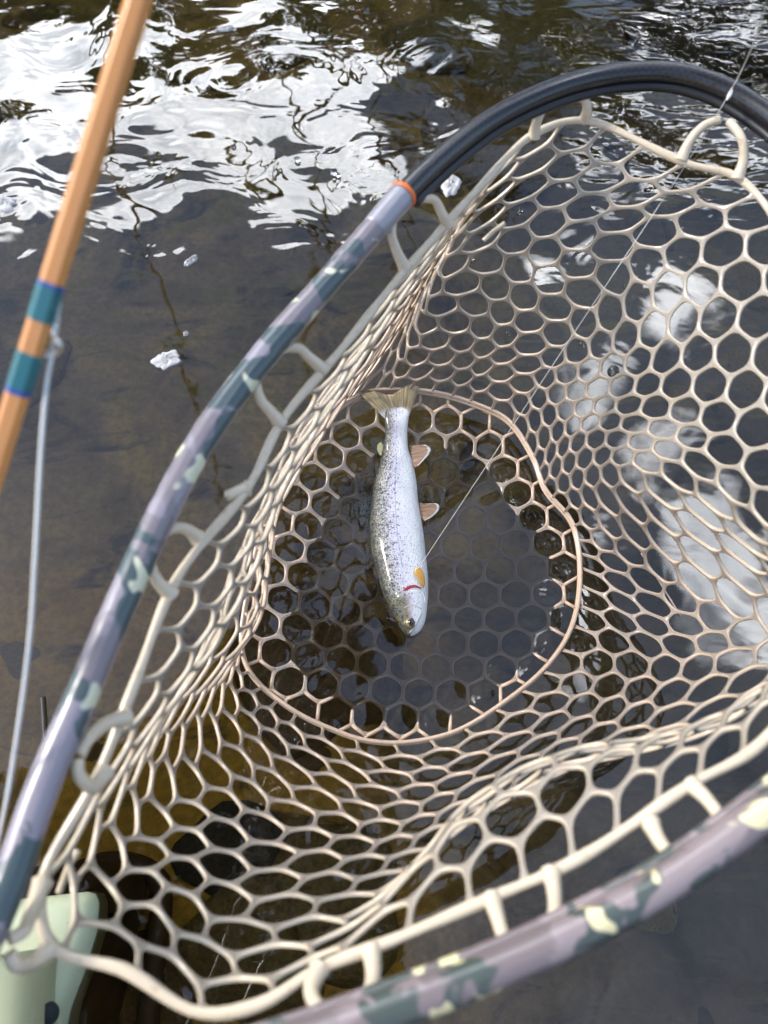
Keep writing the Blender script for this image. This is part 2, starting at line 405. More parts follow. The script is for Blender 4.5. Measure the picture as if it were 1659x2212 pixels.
# sleeve where camo tube grips the carbon hoop, and its orange band
tube('ferrule', all_h[iL - 13:iL + 1], np.linspace(.0073, .0081, 14), M_GREY, net, 24)
tube('orange_band', all_h[iL:iL + 2] + (all_h[iL + 1] - all_h[iL]) * .02, .0085, M_ORANGE, net, 24)
# moulded rail on the inner underside, through which the bag is laced
cen = all_h.mean(0)
T = np.gradient(all_h, axis=0); T /= np.linalg.norm(T, axis=1)[:, None]
inw = np.cross((0, 0, 1.0), T); sgn = np.sign(((cen - all_h) * inw).sum(1)); inw *= sgn[:, None]
railp = all_h + inw * .0062 + np.array((0, 0, -.0058))
tube('net_rail', railp[iL + 2:iT + 1], .0030, M_BLACK, net, 12)
tube('net_rail', railp[iT:], .0030, M_CAMO2, net, 12)
# handle where both tubes meet
hb = P(-110, 2250, HZ); he = P(120, 2440, HZ); hm = (hb + he) / 2 + np.array((-.03, -.05, 0))
tube('yoke', catmull([hb, hm + np.array((-.02, -.01, 0)), hm + np.array((-.06, -.09, 0))], 8), .0085, M_CAMO, net, 20)
tube('yoke', catmull([he, hm + np.array((.015, -.02, 0)), hm + np.array((-.06, -.09, 0))], 8), .0085, M_CAMO, net, 20)
tube('handle', [hm + np.array((-.06, -.09, 0)) + np.array((-.55, -.84, 0)) * s for s in np.linspace(0, .22, 12)], np.r_[.0125, np.full(10, .0145), .0125], M_CAMO2, net, 24)

# ---- bag: stations round the hoop, each a run of points from rim to floor seam
ZR = .264
st = [
 [(1040, 400), (1010, 452, .21), (962, 540, .14), (880, 690, .06), (790, 852)],
 [(1150, 292), None, None, None, (860, 846)],
 [(1275, 262), None, None, None, (940, 852)],
 [(1470, 348), None, None, None, (1030, 878)],
 [(1610, 395), None, None, None, (1100, 915)],
 [(1730, 570), None, None, None, (1150, 990)],
 [(1830, 820), None, None, None, (1178, 1062)],
 [(1855, 1080), None, None, None, (1236, 1135)],
 [(1800, 1350), (1790, 1330, .225), (1760, 1340, .15), (1500, 1300, .065), (1252, 1240)],
 [(1659, 1590), (1640, 1490, .225), (1650, 1500, .15), (1470, 1420, .06), (1236, 1350)],
 [(1480, 1702), (1450, 1580, .222), (1470, 1600, .145), (1350, 1510, .06), (1180, 1440)],
 [(1260, 1850), (1200, 1632, .220), (1230, 1660, .14), (1160, 1590, .055), (1085, 1520)],
 [(1060, 1940), (1015, 1730, .220), (1040, 1760, .14), (1000, 1665, .055), (985, 1580)],
 [(850, 2030), (902, 1862, .222), (910, 1850, .15), (890, 1720, .07), (880, 1604)],
 [(690, 2092), (745, 2020, .225), (790, 1910, .165), (790, 1745, .08), (790, 1600)],
 [(560, 2170), (615, 2030, .215), (680, 1870, .15), (710, 1715, .08), (715, 1575)],
 [(420, 2185), (470, 2040, .215), (560, 1850, .15), (620, 1690, .08), (650, 1545)],
 [(270, 2096), (350, 1950, .215), (450, 1780, .15), (540, 1635, .08), (595, 1508)],
 [(112, 2045), (240, 1900, .215), (365, 1730, .15), (480, 1580, .08), (555, 1472)],
 [(95, 1890), (225, 1765, .215), (360, 1620, .145), (478, 1490, .07), (530, 1432)],
 [(205, 1690), (330, 1580, .205), (360, 1560, .145), (500, 1430, .075), (522, 1380)],
 [(290, 1480), (470, 1390, .205), (440, 1400, .14), (562, 1338, .075), (532, 1300)],
 [(385, 1245), (560, 1215, .205), (500, 1225, .14), (584, 1200, .075), (548, 1215)],
 [(535, 1055), (612, 1060, .205), (575, 1070, .14), (608, 1088, .075), (572, 1128)],
 [(612, 905), (688, 925, .205), (640, 935, .14), (688, 955, .075), (612, 1040)],
 [(740, 752), (795, 758, .205), (745, 790, .14), (780, 810, .075), (668, 955)],
 [(872, 588), (912, 580, .205), (868, 640, .14), (856, 695, .075), (728, 888)],
]
NS = len(st)
def seam_z(x, y): return .0098 + .0085 * max(-1, min(1, ((900 - x) * .5 + (1180 - y) * .85) / 350))
G = np.zeros((NS, 5, 3))
prof = ((1, 1), (.77, .58), (.52, .30), (.27, .12), (0, 0))
for i, s in enumerate(st):
    rim = P(*s[0], ZR); sz = seam_z(*s[4]); sm = P(*s[4], sz)
    for k in range(5):
        if k == 0: G[i, k] = rim
        elif k == 4: G[i, k] = sm
        elif s[k] is not None: G[i, k] = P(*s[k])
        else:
            zf, xf = prof[k]; G[i, k] = sm + (rim - sm) * np.array((xf, xf, zf))
KU, KV = 8, 10
gu = np.stack([catmull(G[:, k], KU, True) for k in range(5)], 1)      # (NS*KU, 5, 3)
surf = np.stack([resample(catmull(gu[i], KV), 41) for i in range(len(gu))], 0)   # arc length in v
# even out the spacing round the bag at half depth
mid = surf[:, 16]; sl = np.r_[0, np.cumsum(np.linalg.norm(np.diff(np.vstack([mid, mid[:1]]), axis=0), axis=1))]
rims = surf[:, 0]; sr = np.r_[0, np.cumsum(np.linalg.norm(np.diff(np.vstack([rims, rims[:1]]), axis=0), axis=1))]
su = .30 * sl / sl[-1] + .70 * sr / sr[-1]; NU = len(surf)
surf_c = np.vstack([surf, surf[:1]])
def S(u, v):
    u = u % 1.0; fi = np.interp(u, su, np.arange(NU + 1)); i = int(min(fi, NU - 1)); a = fi - i
    fv = max(0, min(1, v)) * 40; j = int(min(fv, 39)); b = fv - j
    return (surf_c[i, j] * (1 - a) + surf_c[i + 1, j] * a) * (1 - b) + (surf_c[i, j + 1] * (1 - a) + surf_c[i + 1, j + 1] * a) * b
print('bag: rim length %.3f mid %.3f depth mean %.3f' % (sr[-1], sl[-1], np.mean([np.linalg.norm(np.diff(s, axis=0), axis=1).sum() for s in surf])))
NC, NR = 50, 13
wr = np.random.RandomState(3)
nodes = np.zeros((NR + 1, 2 * NC, 3))
for j in range(NR + 1):
    for m in range(2 * NC):
        amp = 0 if j in (0, NR) else (1 if (m + j) % 2 else -1) / 6.0
        jit = wr.normal(0, .03, 2) if 0 < j < NR else (0, 0)
        vj = (j + amp + jit[0]) / NR
        nodes[j, m] = S((m + jit[1] * 1.2) / (2 * NC) + .006 * math.sin(j * .7 + m * .2), vj)
def inset(poly, wd):
    n = len(poly); c = poly.mean(0); out = []
    nrm = np.zeros(3)
    for k in range(n): nrm += np.cross(poly[k] - c, poly[(k + 1) % n] - c)
    nrm /= np.linalg.norm(nrm) + 1e-12
    for k in range(n):
        p, a, b = poly[k], poly[k - 1], poly[(k + 1) % n]
        e1 = p - a; e2 = b - p; e1 = e1 / (np.linalg.norm(e1) + 1e-9); e2 = e2 / (np.linalg.norm(e2) + 1e-9)
        n1 = np.cross(nrm, e1); n2 = np.cross(nrm, e2); bs = n1 + n2; q = np.linalg.norm(bs)
        bs = bs / q if q > 1e-6 else n1
        d = wd / max(.45, bs.dot(n1))
        d = min(d, .42 * np.linalg.norm(c - p))
        out.append(p + bs * d)
    return out
def lattice(name, cells, node_xyz, wd, thick, parent, mat):
    V = [tuple(p) for p in node_xyz]; F = []; mids = {}
    def midp(a, b):
        k = (min(a, b), max(a, b))
        if k not in mids: mids[k] = len(V); V.append(tuple((node_xyz[a] + node_xyz[b]) / 2))
        return mids[k]
    for c in cells:
        ring = []; 
        for k in range(len(c)):
            ring.append(c[k]); ring.append(midp(c[k], c[(k + 1) % len(c)]))
        poly = np.array([V[q] for q in ring]); ins = inset(poly, wd); b0 = len(V); V.extend(tuple(p) for p in ins); n = len(ring)
        for k in range(n): F.append((ring[k], ring[(k + 1) % n], b0 + (k + 1) % n, b0 + k))
    nb = len(node_xyz); core = [0.0] * len(V)
    for q in range(nb): core[q] = 1.0
    for q in mids.values(): core[q] = 1.0
    o = mesh_obj(name, V, F, mat, parent); o.data.attributes.new('core', 'FLOAT', 'POINT').data.foreach_set('value', core)
    sd = o.modifiers.new('thickness', 'SOLIDIFY'); sd.thickness = thick; sd.offset = 0
    ss = o.modifiers.new('rounding', 'SUBSURF'); ss.levels = 1; ss.render_levels = 1
    return o
idx = lambda j, m: j * 2 * NC + (m % (2 * NC))
cells = []
for j in range(NR):
    for m in range(2 * NC):
        if (m + j) % 2 == 1:         # strut from ring j down to ring j+1 at m
            m2 = m + 2
            cells.append([idx(j, m), idx(j, m + 1), idx(j, m2), idx(j + 1, m2), idx(j + 1, m + 1), idx(j + 1, m)])
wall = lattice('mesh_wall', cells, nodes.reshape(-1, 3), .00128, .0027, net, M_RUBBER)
# cords
rimc = resample(catmull(G[:, 0], 10, True), 260, True); seamc = resample(catmull(G[:, 4], 10, True), 220, True)
def wob(p, a, seed):
    r = np.random.RandomState(seed); n = len(p); o = p.copy()
    for k in range(3, 30):
        ph = r.uniform(0, 6.28, 3); o += (a / k ** .6) * np.sin(2 * np.pi * k * np.arange(n) / n)[:, None] * np.cos(ph) + (a / k ** .6) * np.cos(2 * np.pi * k * np.arange(n) / n)[:, None] * np.sin(ph)
    return o
tube('rim_cord', rimc, 0.0025 + .0003 * np.sin(np.arange(260) * .7), M_RUBBER, net, 10, True)
tube('floor_seam', seamc, .0021, M_RUBBER, net, 10, True)
tube('floor_seam', seamc * np.array((1, 1, 1)) + np.array((0, 0, .0042)), .0016, M_RUBBER, net, 10, True)

# ---- floor panel: plain hexagons, sagging under the fish
poly2 = seamc[:, :2]; pc = poly2.mean(0)
def inside(p):
    x, y = p; c = False; n = len(poly2)
    for i in range(n):
        x1, y1 = poly2[i]; x2, y2 = poly2[i - 1]
        if (y1 > y) != (y2 > y) and x < (x2 - x1) * (y - y1) / (y2 - y1) + x1: c = not c
    return c
def floor_z(x, y):
    d = np.hypot(poly2[:, 0] - x, poly2[:, 1] - y); i = int(d.argmin()); wts = 1 / (d + .02) ** 2
    zb = (wts * seamc[:, 2]).sum() / wts.sum(); e = min(1, d[i] / .105)
    return zb - .0006 - .031 * (e * e * (3 - 2 * e) * .5 + e * .5)
sx = .0262; sidelen = sx / math.sqrt(3); rot = R(-4)
fl_nodes = {}; fl_xyz = []; fl_cells = []; outside_nodes = set(); edges_all = set(); edge_use = {}
def fl_node(x, y):
    k = (round(x * 1e4), round(y * 1e4))
    if k not in fl_nodes:
        fl_nodes[k] = len(fl_xyz); ins = inside((x, y))
        fl_xyz.append(np.array((x + wr.normal(0, .0004), y + wr.normal(0, .0004), floor_z(x, y))))
        if not ins: outside_nodes.add(fl_nodes[k])
    return fl_nodes[k]
for a in range(-16, 17):
    for b in range(-16, 17):
        cx = (a + .5 * (b % 2)) * sx; cy = b * sidelen * 1.5; hx = []
        if math.hypot(cx, cy) > .24: continue
        for k in range(6):
            th = R(30 + 60 * k); qx = cx + sidelen * math.cos(th); qy = cy + sidelen * math.sin(th)
            hx.append((pc[0] + qx * math.cos(rot) - qy * math.sin(rot), pc[1] + qx * math.sin(rot) + qy * math.cos(rot)))
        ids = [fl_node(*p) for p in hx]
        for k in range(6): edges_all.add((min(ids[k], ids[(k + 1) % 6]), max(ids[k], ids[(k + 1) % 6])))
        if not any(i in outside_nodes for i in ids):
            fl_cells.append(ids)
            for k in range(6):
                e = (min(ids[k], ids[(k + 1) % 6]), max(ids[k], ids[(k + 1) % 6])); edge_use[e] = edge_use.get(e, 0) + 1
used = sorted({i for c in fl_cells for i in c}); remap = {i: k for k, i in enumerate(used)}
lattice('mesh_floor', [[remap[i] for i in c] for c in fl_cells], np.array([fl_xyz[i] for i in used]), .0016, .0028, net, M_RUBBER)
EV, EF = [], []
for a, b in edges_all:
    ia, ib = a not in outside_nodes, b not in outside_nodes
    if not (ia or ib) or edge_use.get((a, b), 0) == 2: continue
    pa, pb = fl_xyz[a].copy(), fl_xyz[b].copy()
    if ia != ib:
        if not ia: pa, pb = pb, pa
        lo, hi = 0, 1
        for _ in range(12):
            mdl = (lo + hi) / 2
            if inside((pa + (pb - pa) * mdl)[:2]): lo = mdl
            else: hi = mdl
        pb = pa + (pb - pa) * lo; pb[2] = floor_z(pb[0], pb[1])
    V, F, _ = tube_data([pa, (pa + pb) / 2, pb], .00150, 8); o0 = len(EV); EV += V; EF += [tuple(q + o0 for q in f) for f in F]
tag(mesh_obj('floor_edge_strand', EV, EF, M_RUBBER, net), kind='stuff')

# ---- lacing loops between rim cord and frame
def loop(pts, r=.0027):
    q = catmull([P(x, y, z) for x, y, z in pts], 8); n = len(q)
    rr = r * (1 + .75 * np.exp(-np.linspace(0, 5, n)))
    tube('lacing_loop', q, rr, M_RUBBER, net, 10)
zt = HZ - .006
loops = [
 [(968, 486, ZR), (955, 462, .272), (938, 432, .278), (905, 428, zt)], [(876, 582, ZR), (858, 545, .272), (846, 505, .279), (850, 470, zt)],
 [(700, 800, ZR), (668, 772, .274), (645, 752, .28), (606, 752, zt)], [(606, 915, ZR), (582, 886, .273), (562, 862, .279), (552, 826, zt)],
 [(535, 1055, ZR), (512, 1062, .266), (490, 1072, .268)],
 [(428, 1162, ZR), (400, 1142, .273), (370, 1142, .279), (340, 1160, zt)], [(372, 1285, ZR), (342, 1258, .272), (326, 1222, .278), (326, 1180, zt)],
 [(275, 1548, ZR), (232, 1562, .272), (195, 1590, .279), (172, 1630, zt)], [(228, 1668, ZR), (200, 1700, .272), (172, 1676, .28), (168, 1640, zt)],
 [(106, 2052, ZR), (70, 2080, .27), (38, 2086, .278), (20, 2060, zt)], [(92, 1905, ZR), (66, 1975, .272), (52, 2010, .278), (20, 2030, zt)],
 [(1152, 296, ZR), (1160, 262, .274), (1172, 236, .28), (1180, 214, zt)], [(1264, 258, ZR), (1268, 232, .274), (1262, 208, .28), (1255, 196, zt)],
 [(1470, 348, ZR), (1490, 305, .272), (1520, 272, .279), (1555, 258, zt), ], [(1592, 388, ZR), (1606, 345, .272), (1602, 300, .28), (1575, 262, zt)],
 [(1492, 1694, ZR), (1528, 1728, .272), (1556, 1772, .28), (1540, 1815, zt)], [(1405, 1778, ZR), (1428, 1822, .272), (1460, 1852, .279), (1500, 1846, zt)],
 [(1190, 1884, ZR), (1198, 1935, .272), (1196, 1978, .28), (1175, 2012, zt)], [(1062, 1940, ZR), (1076, 1985, .272), (1092, 2030, .279), (1125, 2050, zt)],
 [(802, 2050, ZR), (806, 2110, .272), (790, 2160, .28), (755, 2192, zt)], [(690, 2092, ZR), (672, 2140, .272), (692, 2180, .279), (735, 2200, zt)],
]
for l in loops: loop(l)
for l in ([(168, 1838, .235), (150, 1868, .232), (138, 1900, .226), (128, 1926, .222)], [(1044, 520, .20), (1068, 498, .205), (1090, 482, .212)]):     # torn strands
    tube('torn_strand', catmull([P(*q) for q in l], 6), .0017, M_RUBBER, net, 8)

# ------------------------------------------------------------------ trout
fish = empty('trout'); tag(fish, 'small silver trout with black spots and orange pectoral fin lying on its side', 'fish')
FZ = .004
def fz(py): return FZ + .016 * smooth01((1030 - py) / 150)
prof_f = [(880, 836, 878), (892, 830, 884), (927, 832, 880), (971, 828, 882), (1000, 820, 892), (1044, 808, 900), (1088, 802, 904), (1132, 799, 912), (1170, 800, 917),
          (1205, 806, 920.5), (1239, 815, 924), (1275, 825, 925), (1305, 838, 923.5), (1327, 847, 921), (1345, 858, 917.5), (1358, 866, 911), (1367, 873, 903), (1373, 880, 893)]
ys = np.array([p[0] for p in prof_f], float); lf = np.array([p[1] for p in prof_f], float); rf = np.array([p[2] for p in prof_f], float)
hh = np.array([.12, .26, .46, .56, .60, .61, .61, .60, .60, .60, .60, .62, .66, .68, .70, .72, .74, .8])   # half thickness / half depth
yy = np.r_[np.linspace(880, 1355, 80), np.linspace(1357, 1373, 9)]
def smoothint(x, X, Y):
    q = catmull(np.stack([X, Y], 1), 8); return np.interp(x, q[:, 0], q[:, 1])
LF = smoothint(yy, ys, lf); RF = smoothint(yy, ys, rf); HH = np.interp(yy, ys, hh)
pxm = FPX / .68
def fish_half(py): return (np.interp(py, yy, RF) - np.interp(py, yy, LF)) / 2
def gill_y(s): return 1281 + 20 * (abs(s - .30) ** 1.6) * (1.0 if s < .3 else .9)   # edge of the gill cover across the flank
NSEG = 40; FV, FF, FUV = [], [], []
for i, py in enumerate(yy):
    c = (LF[i] + RF[i]) / 2; hw = (RF[i] - LF[i]) / 2
    for k in range(NSEG):
        th = 2 * math.pi * k / NSEG; s = math.cos(th); q = math.sin(th)
        e = 2 / 2.15; s2 = math.copysign(abs(s) ** e, s); q2 = math.copysign(abs(q) ** e, q)
        gy = gill_y(s); lift = smooth01((py - gy) / 3) * (1 - smooth01((py - gy - 4) / 34)) * .0016 * (1 - s * s) if q > 0 else 0
        b = P(c + hw * s2, py, fz(py)); zz = hw / pxm * HH[i] * q2 + lift
        FV.append((b[0], b[1], fz(py) + zz)); FUV.append(((py - 880) / 493, .5 + .5 * s2))
n = len(yy)
for i in range(n - 1):
    for k in range(NSEG):
        k2 = (k + 1) % NSEG; FF.append((i * NSEG + k, (i + 1) * NSEG + k, (i + 1) * NSEG + k2, i * NSEG + k2))
FF.append(tuple(range(NSEG))); FF.append(tuple(((n - 1) * NSEG + k) for k in range(NSEG))[::-1])
def make_fish_skin():
    m, t, b = new_mat('trout_skin'); u = uvco(t); sep = N(t, 'ShaderNodeSeparateXYZ'); L(t, u, sep.inputs[0]); ux, uy = sep.outputs['X'], sep.outputs['Y']
    uu = scaled(t, u, (5.2, 1, 1))
    n1 = noise(t, 7, 5, .6, uu)
    yv = math_n(t, 'ADD', uy, math_n(t, 'MULTIPLY', math_n(t, 'SUBTRACT', n1, .5), .12))
    col = ramp(t, yv, [(.0, (.08, .075, .03)), (.08, (.19, .175, .10)), (.20, (.40, .39, .34)), (.42, (.58, .57, .66)), (.60, (.66, .66, .70)), (.80, (.78, .80, .79)), (1.0, (.80, .78, .76))])
    parr = mapr(t, noise(t, 5.5, 2, .5, scaled(t, u, (9, .9, 1))), .52, .64)
    lat = math_n(t, 'MULTIPLY', mapr(t, uy, .30, .45), mapr(t, uy, .68, .52))
    col = mixcol(t, math_n(t, 'MULTIPLY', math_n(t, 'MULTIPLY', parr, lat), .5), col, (.36, .37, .58))
    pinkm = math_n(t, 'MULTIPLY', mapr(t, ux, .78, .9), lat); col = mixcol(t, math_n(t, 'MULTIPLY', pinkm, .35), col, (.72, .42, .45))
    ll = math_n(t, 'MULTIPLY', mapr(t, math_n(t, 'ABSOLUTE', math_n(t, 'SUBTRACT', uy, .50)), .012, .004), mapr(t, ux, .76, .70))
    col = mixcol(t, math_n(t, 'MULTIPLY', ll, .65), col, (.22, .20, .26))
    head = mapr(t, ux, .80, .87); hdark = math_n(t, 'MULTIPLY', head, mapr(t, yv, .62, .40))
    col = mixcol(t, math_n(t, 'MULTIPLY', hdark, .85), col, (.13, .12, .045))
    # scales
    vs = N(t, 'ShaderNodeTexVoronoi'); vs.inputs['Scale'].default_value = 1; L(t, scaled(t, u, (150, 38, 1)), vs.inputs['Vector'])
    scl = vs.outputs['Distance']
    body = mapr(t, ux, .86, .80); dorsal = mapr(t, uy, .55, .12)
    col = mixcol(t, math_n(t, 'MULTIPLY', math_n(t, 'MULTIPLY', mapr(t, scl, .38, .62), body), math_n(t, 'ADD', math_n(t, 'MULTIPLY', dorsal, .62), .10)), col, (.08, .07, .05))
    # spots
    for sc, off, th0, th1 in ((1.0, 0, .40, .14), (1.7, 3.3, .44, .06), (2.3, 7.7, .42, .0)):
        v = N(t, 'ShaderNodeTexVoronoi'); v.inputs['Scale'].default_value = 1; v.inputs['Randomness'].default_value = 1
        mp = N(t, 'ShaderNodeMapping'); L(t, u, mp.inputs['Vector']); mp.inputs['Scale'].default_value = (62 * sc, 13 * sc, 1); mp.inputs['Location'].default_value = (off, off, 0); L(t, mp.outputs[0], v.inputs['Vector'])
        rad = mapr(t, uy, .08, .92, th0, th1, False)
        sp = math_n(t, 'LESS_THAN', v.outputs['Distance'], rad)
        keep = math_n(t, 'GREATER_THAN', N_sep(t, v.outputs['Color']), .22)
        fade = mapr(t, uy, .10, .95, .9, .30)
        col = mixcol(t, math_n(t, 'MULTIPLY', math_n(t, 'MULTIPLY', sp, keep), fade), col, (.022, .026, .038))
    L(t, col, b.inputs['Base Color']); b.inputs['Roughness'].default_value = .40; b.inputs['Metallic'].default_value = .08
    b.inputs['Coat Weight'].default_value = .3; b.inputs['Coat Roughness'].default_value = .10
    bump(t, b, scl, .8, .0006); return m
def N_sep(t, c):
    s = N(t, 'ShaderNodeSeparateColor'); L(t, c, s.inputs[0]); return s.outputs[0]
M_SKIN = make_fish_skin()
mesh_obj('body', FV, FF, M_SKIN, fish, uv=FUV)
def top_z(px, py):
    l, r = np.interp(py, yy, LF), np.interp(py, yy, RF); s = max(-.97, min(.97, (px - (l + r) / 2) / ((r - l) / 2)))
    return fz(py) + (r - l) / 2 / pxm * np.interp(py, yy, HH) * (1 - abs(s) ** 2.15) ** (1 / 2.15)
def FP(px, py, dz=0):       # a point on the upper flank
    z = FZ
    for _ in range(4):
        b = P(px, py, z); bx = b
        # undo parallax: flank point seen at this pixel
        d = ray(px, py); base = C0 + d * ((FZ - H) / d[2]); z = top_z(px, py) + dz
    p = P(px, py, FZ); return np.array((p[0], p[1], z))
def make_fin(name, a, bc, tip=None, spots=False, alpha=.75):
    m, t, b = new_mat(name); u = uvco(t); sep = N(t, 'ShaderNodeSeparateXYZ'); L(t, u, sep.inputs[0])
    ry = noise(t, 1, 2, .5, scaled(t, u, (26, 1.2, 1)))
    col = ramp(t, ry, [(.35, a), (.65, bc)])
    if name == 'tail_fin': col = mixcol(t, mapr(t, sep.outputs['Y'], .34, .10), col, (.56, .55, .58))
    if tip: col = mixcol(t, mapr(t, sep.outputs['Y'], .86, .93), col, tip)
    if spots:
        v = N(t, 'ShaderNodeTexVoronoi'); v.inputs['Scale'].default_value = 1; L(t, scaled(t, u, (11, 8, 1)), v.inputs['Vector'])
        col = mixcol(t, math_n(t, 'LESS_THAN', v.outputs['Distance'], .33), col, (.02, .025, .04))
    L(t, col, b.inputs['Base Color']); b.inputs['Roughness'].default_value = .35; b.inputs['Alpha'].default_value = alpha
    bump(t, b, ry, .5, .001)
    return m
M_TAIL = make_fin('tail_fin', (.22, .16, .07), (.46, .38, .24), None, False, .82)
M_DORS = make_fin('dorsal_fin', (.20, .22, .20), (.40, .42, .40), None, True, .92)
M_VENT = make_fin('ventral_fin', (.22, .11, .05), (.42, .28, .19), (.80, .80, .78), False, .78)
M_PECT = make_fin('pectoral_fin', (.66, .30, .04), (.80, .46, .10), None, False, 1.0)
def fin(name, base, edge, zb, ze, mat, thick=.0007, rows=7, curl=0.0, parent=None):
    nb = 14; bq = resample(np.array(base, float), nb); eq = resample(np.array(edge, float), nb); V, UV = [], []
    for j in range(rows + 1):
        f = j / rows
        for i in range(nb):
            p = bq[i] * (1 - f) + eq[i] * f; z = zb + (ze - zb) * f + curl * math.sin(f * math.pi) + .0006 * math.sin(i * 1.9) * f
            V.append(P(p[0], p[1], z)); UV.append((i / (nb - 1), f))
    F = [(j * nb + i, j * nb + i + 1, (j + 1) * nb + i + 1, (j + 1) * nb + i) for j in range(rows) for i in range(nb - 1)]
    o = mesh_obj(name, V, F, mat, parent or fish, uv=UV); sd = o.modifiers.new('thickness', 'SOLIDIFY'); sd.thickness = thick; sd.offset = 0
    return o
fin('tail_fin', [(833, 906), (844, 896), (858, 892), (870, 895), (881, 906)], [(772, 846), (800, 842), (832, 852), (850, 852), (880, 830), (906, 836)], fz(890), .024, M_TAIL)
fin('dorsal_fin', [(806, 1070), (802, 1095), (801, 1120), (801, 1152)], [(783, 1062), (762, 1086), (762, 1100), (768, 1118), (778, 1136), (798, 1154)], -.0035, -.008, M_DORS)
fin('adipose_fin', [(828, 962), (827, 972), (824, 984)], [(823, 954), (815, 962), (815, 972), (821, 985)], fz(970), fz(970), simple('adipose_fin', (.42, .40, .22), .3))
fin('anal_fin', [(878, 962), (884, 985), (893, 1012)], [(918, 961), (928, 965), (931, 972), (926, 982), (916, 993), (903, 1006)], fz(985), .013, M_VENT)
fin('pelvic_fin', [(898, 1084), (902, 1100), (909, 1118)], [(924, 1090), (940, 1087), (948, 1090), (950, 1097), (944, 1107), (934, 1116), (917, 1125)], FZ + .002, .008, M_VENT)
def patch(name, outline, dz, mat, thick=.0006, n=9, parent=None):
    """a thin lobe lying on the flank: outline given as two edges of equal count"""
    a = resample(np.array(outline[0], float), 12); b = resample(np.array(outline[1], float), 12); V, UV = [], []
    for j in range(n):
        f = j / (n - 1)
        for i in range(12):
            p = a[i] * (1 - f) + b[i] * f; q = FP(p[0], p[1], dz(i / 11, f)); V.append(q); UV.append((f, i / 11))
    F = [(j * 12 + i, j * 12 + i + 1, (j + 1) * 12 + i + 1, (j + 1) * 12 + i) for j in range(n - 1) for i in range(11)]
    o = mesh_obj(name, V, F, mat, parent or fish, uv=UV); sd = o.modifiers.new('thickness', 'SOLIDIFY'); sd.thickness = thick; sd.offset = 0; return o
patch('pectoral_fin', [[(912, 1278), (902, 1262), (893, 1252), (897, 1243), (905, 1237)], [(914, 1278), (917, 1268), (916, 1256), (912, 1245), (906, 1236)]], lambda i, f: .0008 + .0022 * math.sin(i * 2.6), M_PECT)
M_GILL = simple('red_gill', (.30, .02, .03), .3, var=.4, vscale=300)
patch('gill_slit', [[(863, 1296), (871, 1285), (882, 1276.5), (895, 1274), (908, 1279)], [(865, 1298), (876, 1289), (886, 1282.5), (897, 1280), (909, 1282)]], lambda i, f: .0009, M_GILL)
M_PLATE = simple('gill_plate_edge', (.72, .70, .70), .28, .2, Coat_Weight=.5)
def ridge(name, pts, r, dz, mat, parent=None):
    return tube(name, catmull([FP(x, y, dz) for x, y in pts], 6), r, mat, parent or fish, 6)
ridge('gill_plate_edge', [(864, 1297), (876, 1289), (888, 1282.5), (899, 1281), (908, 1284), (915, 1294), (918, 1306)], .0006, .0006, M_PLATE)
ridge('jaw', [(884, 1370), (892, 1362), (902, 1345), (909, 1331)], .0007, .0003, simple('jaw_skin', (.45, .46, .42), .3, .1))
ridge('cheek_line', [(872, 1322), (884, 1317), (898, 1318), (909, 1322)], .0004, .0002, simple('cheek_line', (.50, .46, .46), .3, .1))
def disc_dome(name, px, py, rx, ry, h, dz, mat, parent):
    c = FP(px, py, dz); V = [c + np.array((0, 0, h))]; F = []; ns, nr = 20, 5
    for j in range(1, nr + 1):
        a = j / nr * math.pi / 2
        for k in range(ns):
            th = 2 * math.pi * k / ns; V.append(c + np.array((rx * math.sin(a) * math.cos(th), ry * math.sin(a) * math.sin(th), h * math.cos(a))))
    for k in range(ns): F.append((0, 1 + k, 1 + (k + 1) % ns))
    for j in range(nr - 1):
        for k in range(ns): F.append((1 + j * ns + k, 1 + (j + 1) * ns + k, 1 + (j + 1) * ns + (k + 1) % ns, 1 + j * ns + (k + 1) % ns))
    return mesh_obj(name, V, F, mat, parent)
soc = disc_dome('eye_socket', 885, 1348, .0056, .0062, .0012, -.0012, simple('eye_socket', (.10, .09, .04), .3, .1), fish)
eye = disc_dome('eye', 885.5, 1348.5, .0042, .0047, .0020, -.0010, simple('iris_gold', (.36, .24, .05), .2, .35, var=.3, vscale=300, Coat_Weight=1.0), fish)
disc_dome('pupil', 887.5, 1349.5, .0027, .0035, .0014, .0003, simple('pupil', (.004, .004, .006), .05, Coat_Weight=1.0), eye)

# ------------------------------------------------------------------ water surface (waves, and the skin of water drawn up where net and fish break it)
ring_c = P(720, 1800)
wx, wy = axis(-.75, .75, .0045, 90), axis(-.25, 1.3, .0045, 90)
X, Y = np.meshgrid(wx, wy); fade = np.clip((3 - np.abs(X)) / .5, 0, 1) * np.clip((4 - Y) / .5, 0, 1) * np.clip((Y + 2) / .5, 0, 1)
tt = np.clip((Y - .48) / .36, 0, 1); farw = tt * tt * (3 - 2 * tt); t2 = np.clip((Y - .2) / .3, 0, 1)
Zw = np.zeros_like(X)
for kx, ky, ph, am in waves: Zw += am * np.sin(kx * X + ky * Y + ph)
Zw *= (.09 + .07 * t2 + .86 * farw) * fade
rr_ = np.hypot(X - ring_c[0], Y - ring_c[1]); Zw += .0007 * np.cos(rr_ * 260) * np.exp(-((rr_ - .03) / .018) ** 2)
men = []
for a, b in edges_all:
    if a in outside_nodes and b in outside_nodes: continue
    for f in np.linspace(0, 1, 6):
        p = fl_xyz[a] * (1 - f) + fl_xyz[b] * f
        if -.0045 < p[2] < .0020: men.append((p[0], p[1], .0011))
for p in seamc:
    if -.006 < p[2] < .004: men.append((p[0], p[1], .0012))
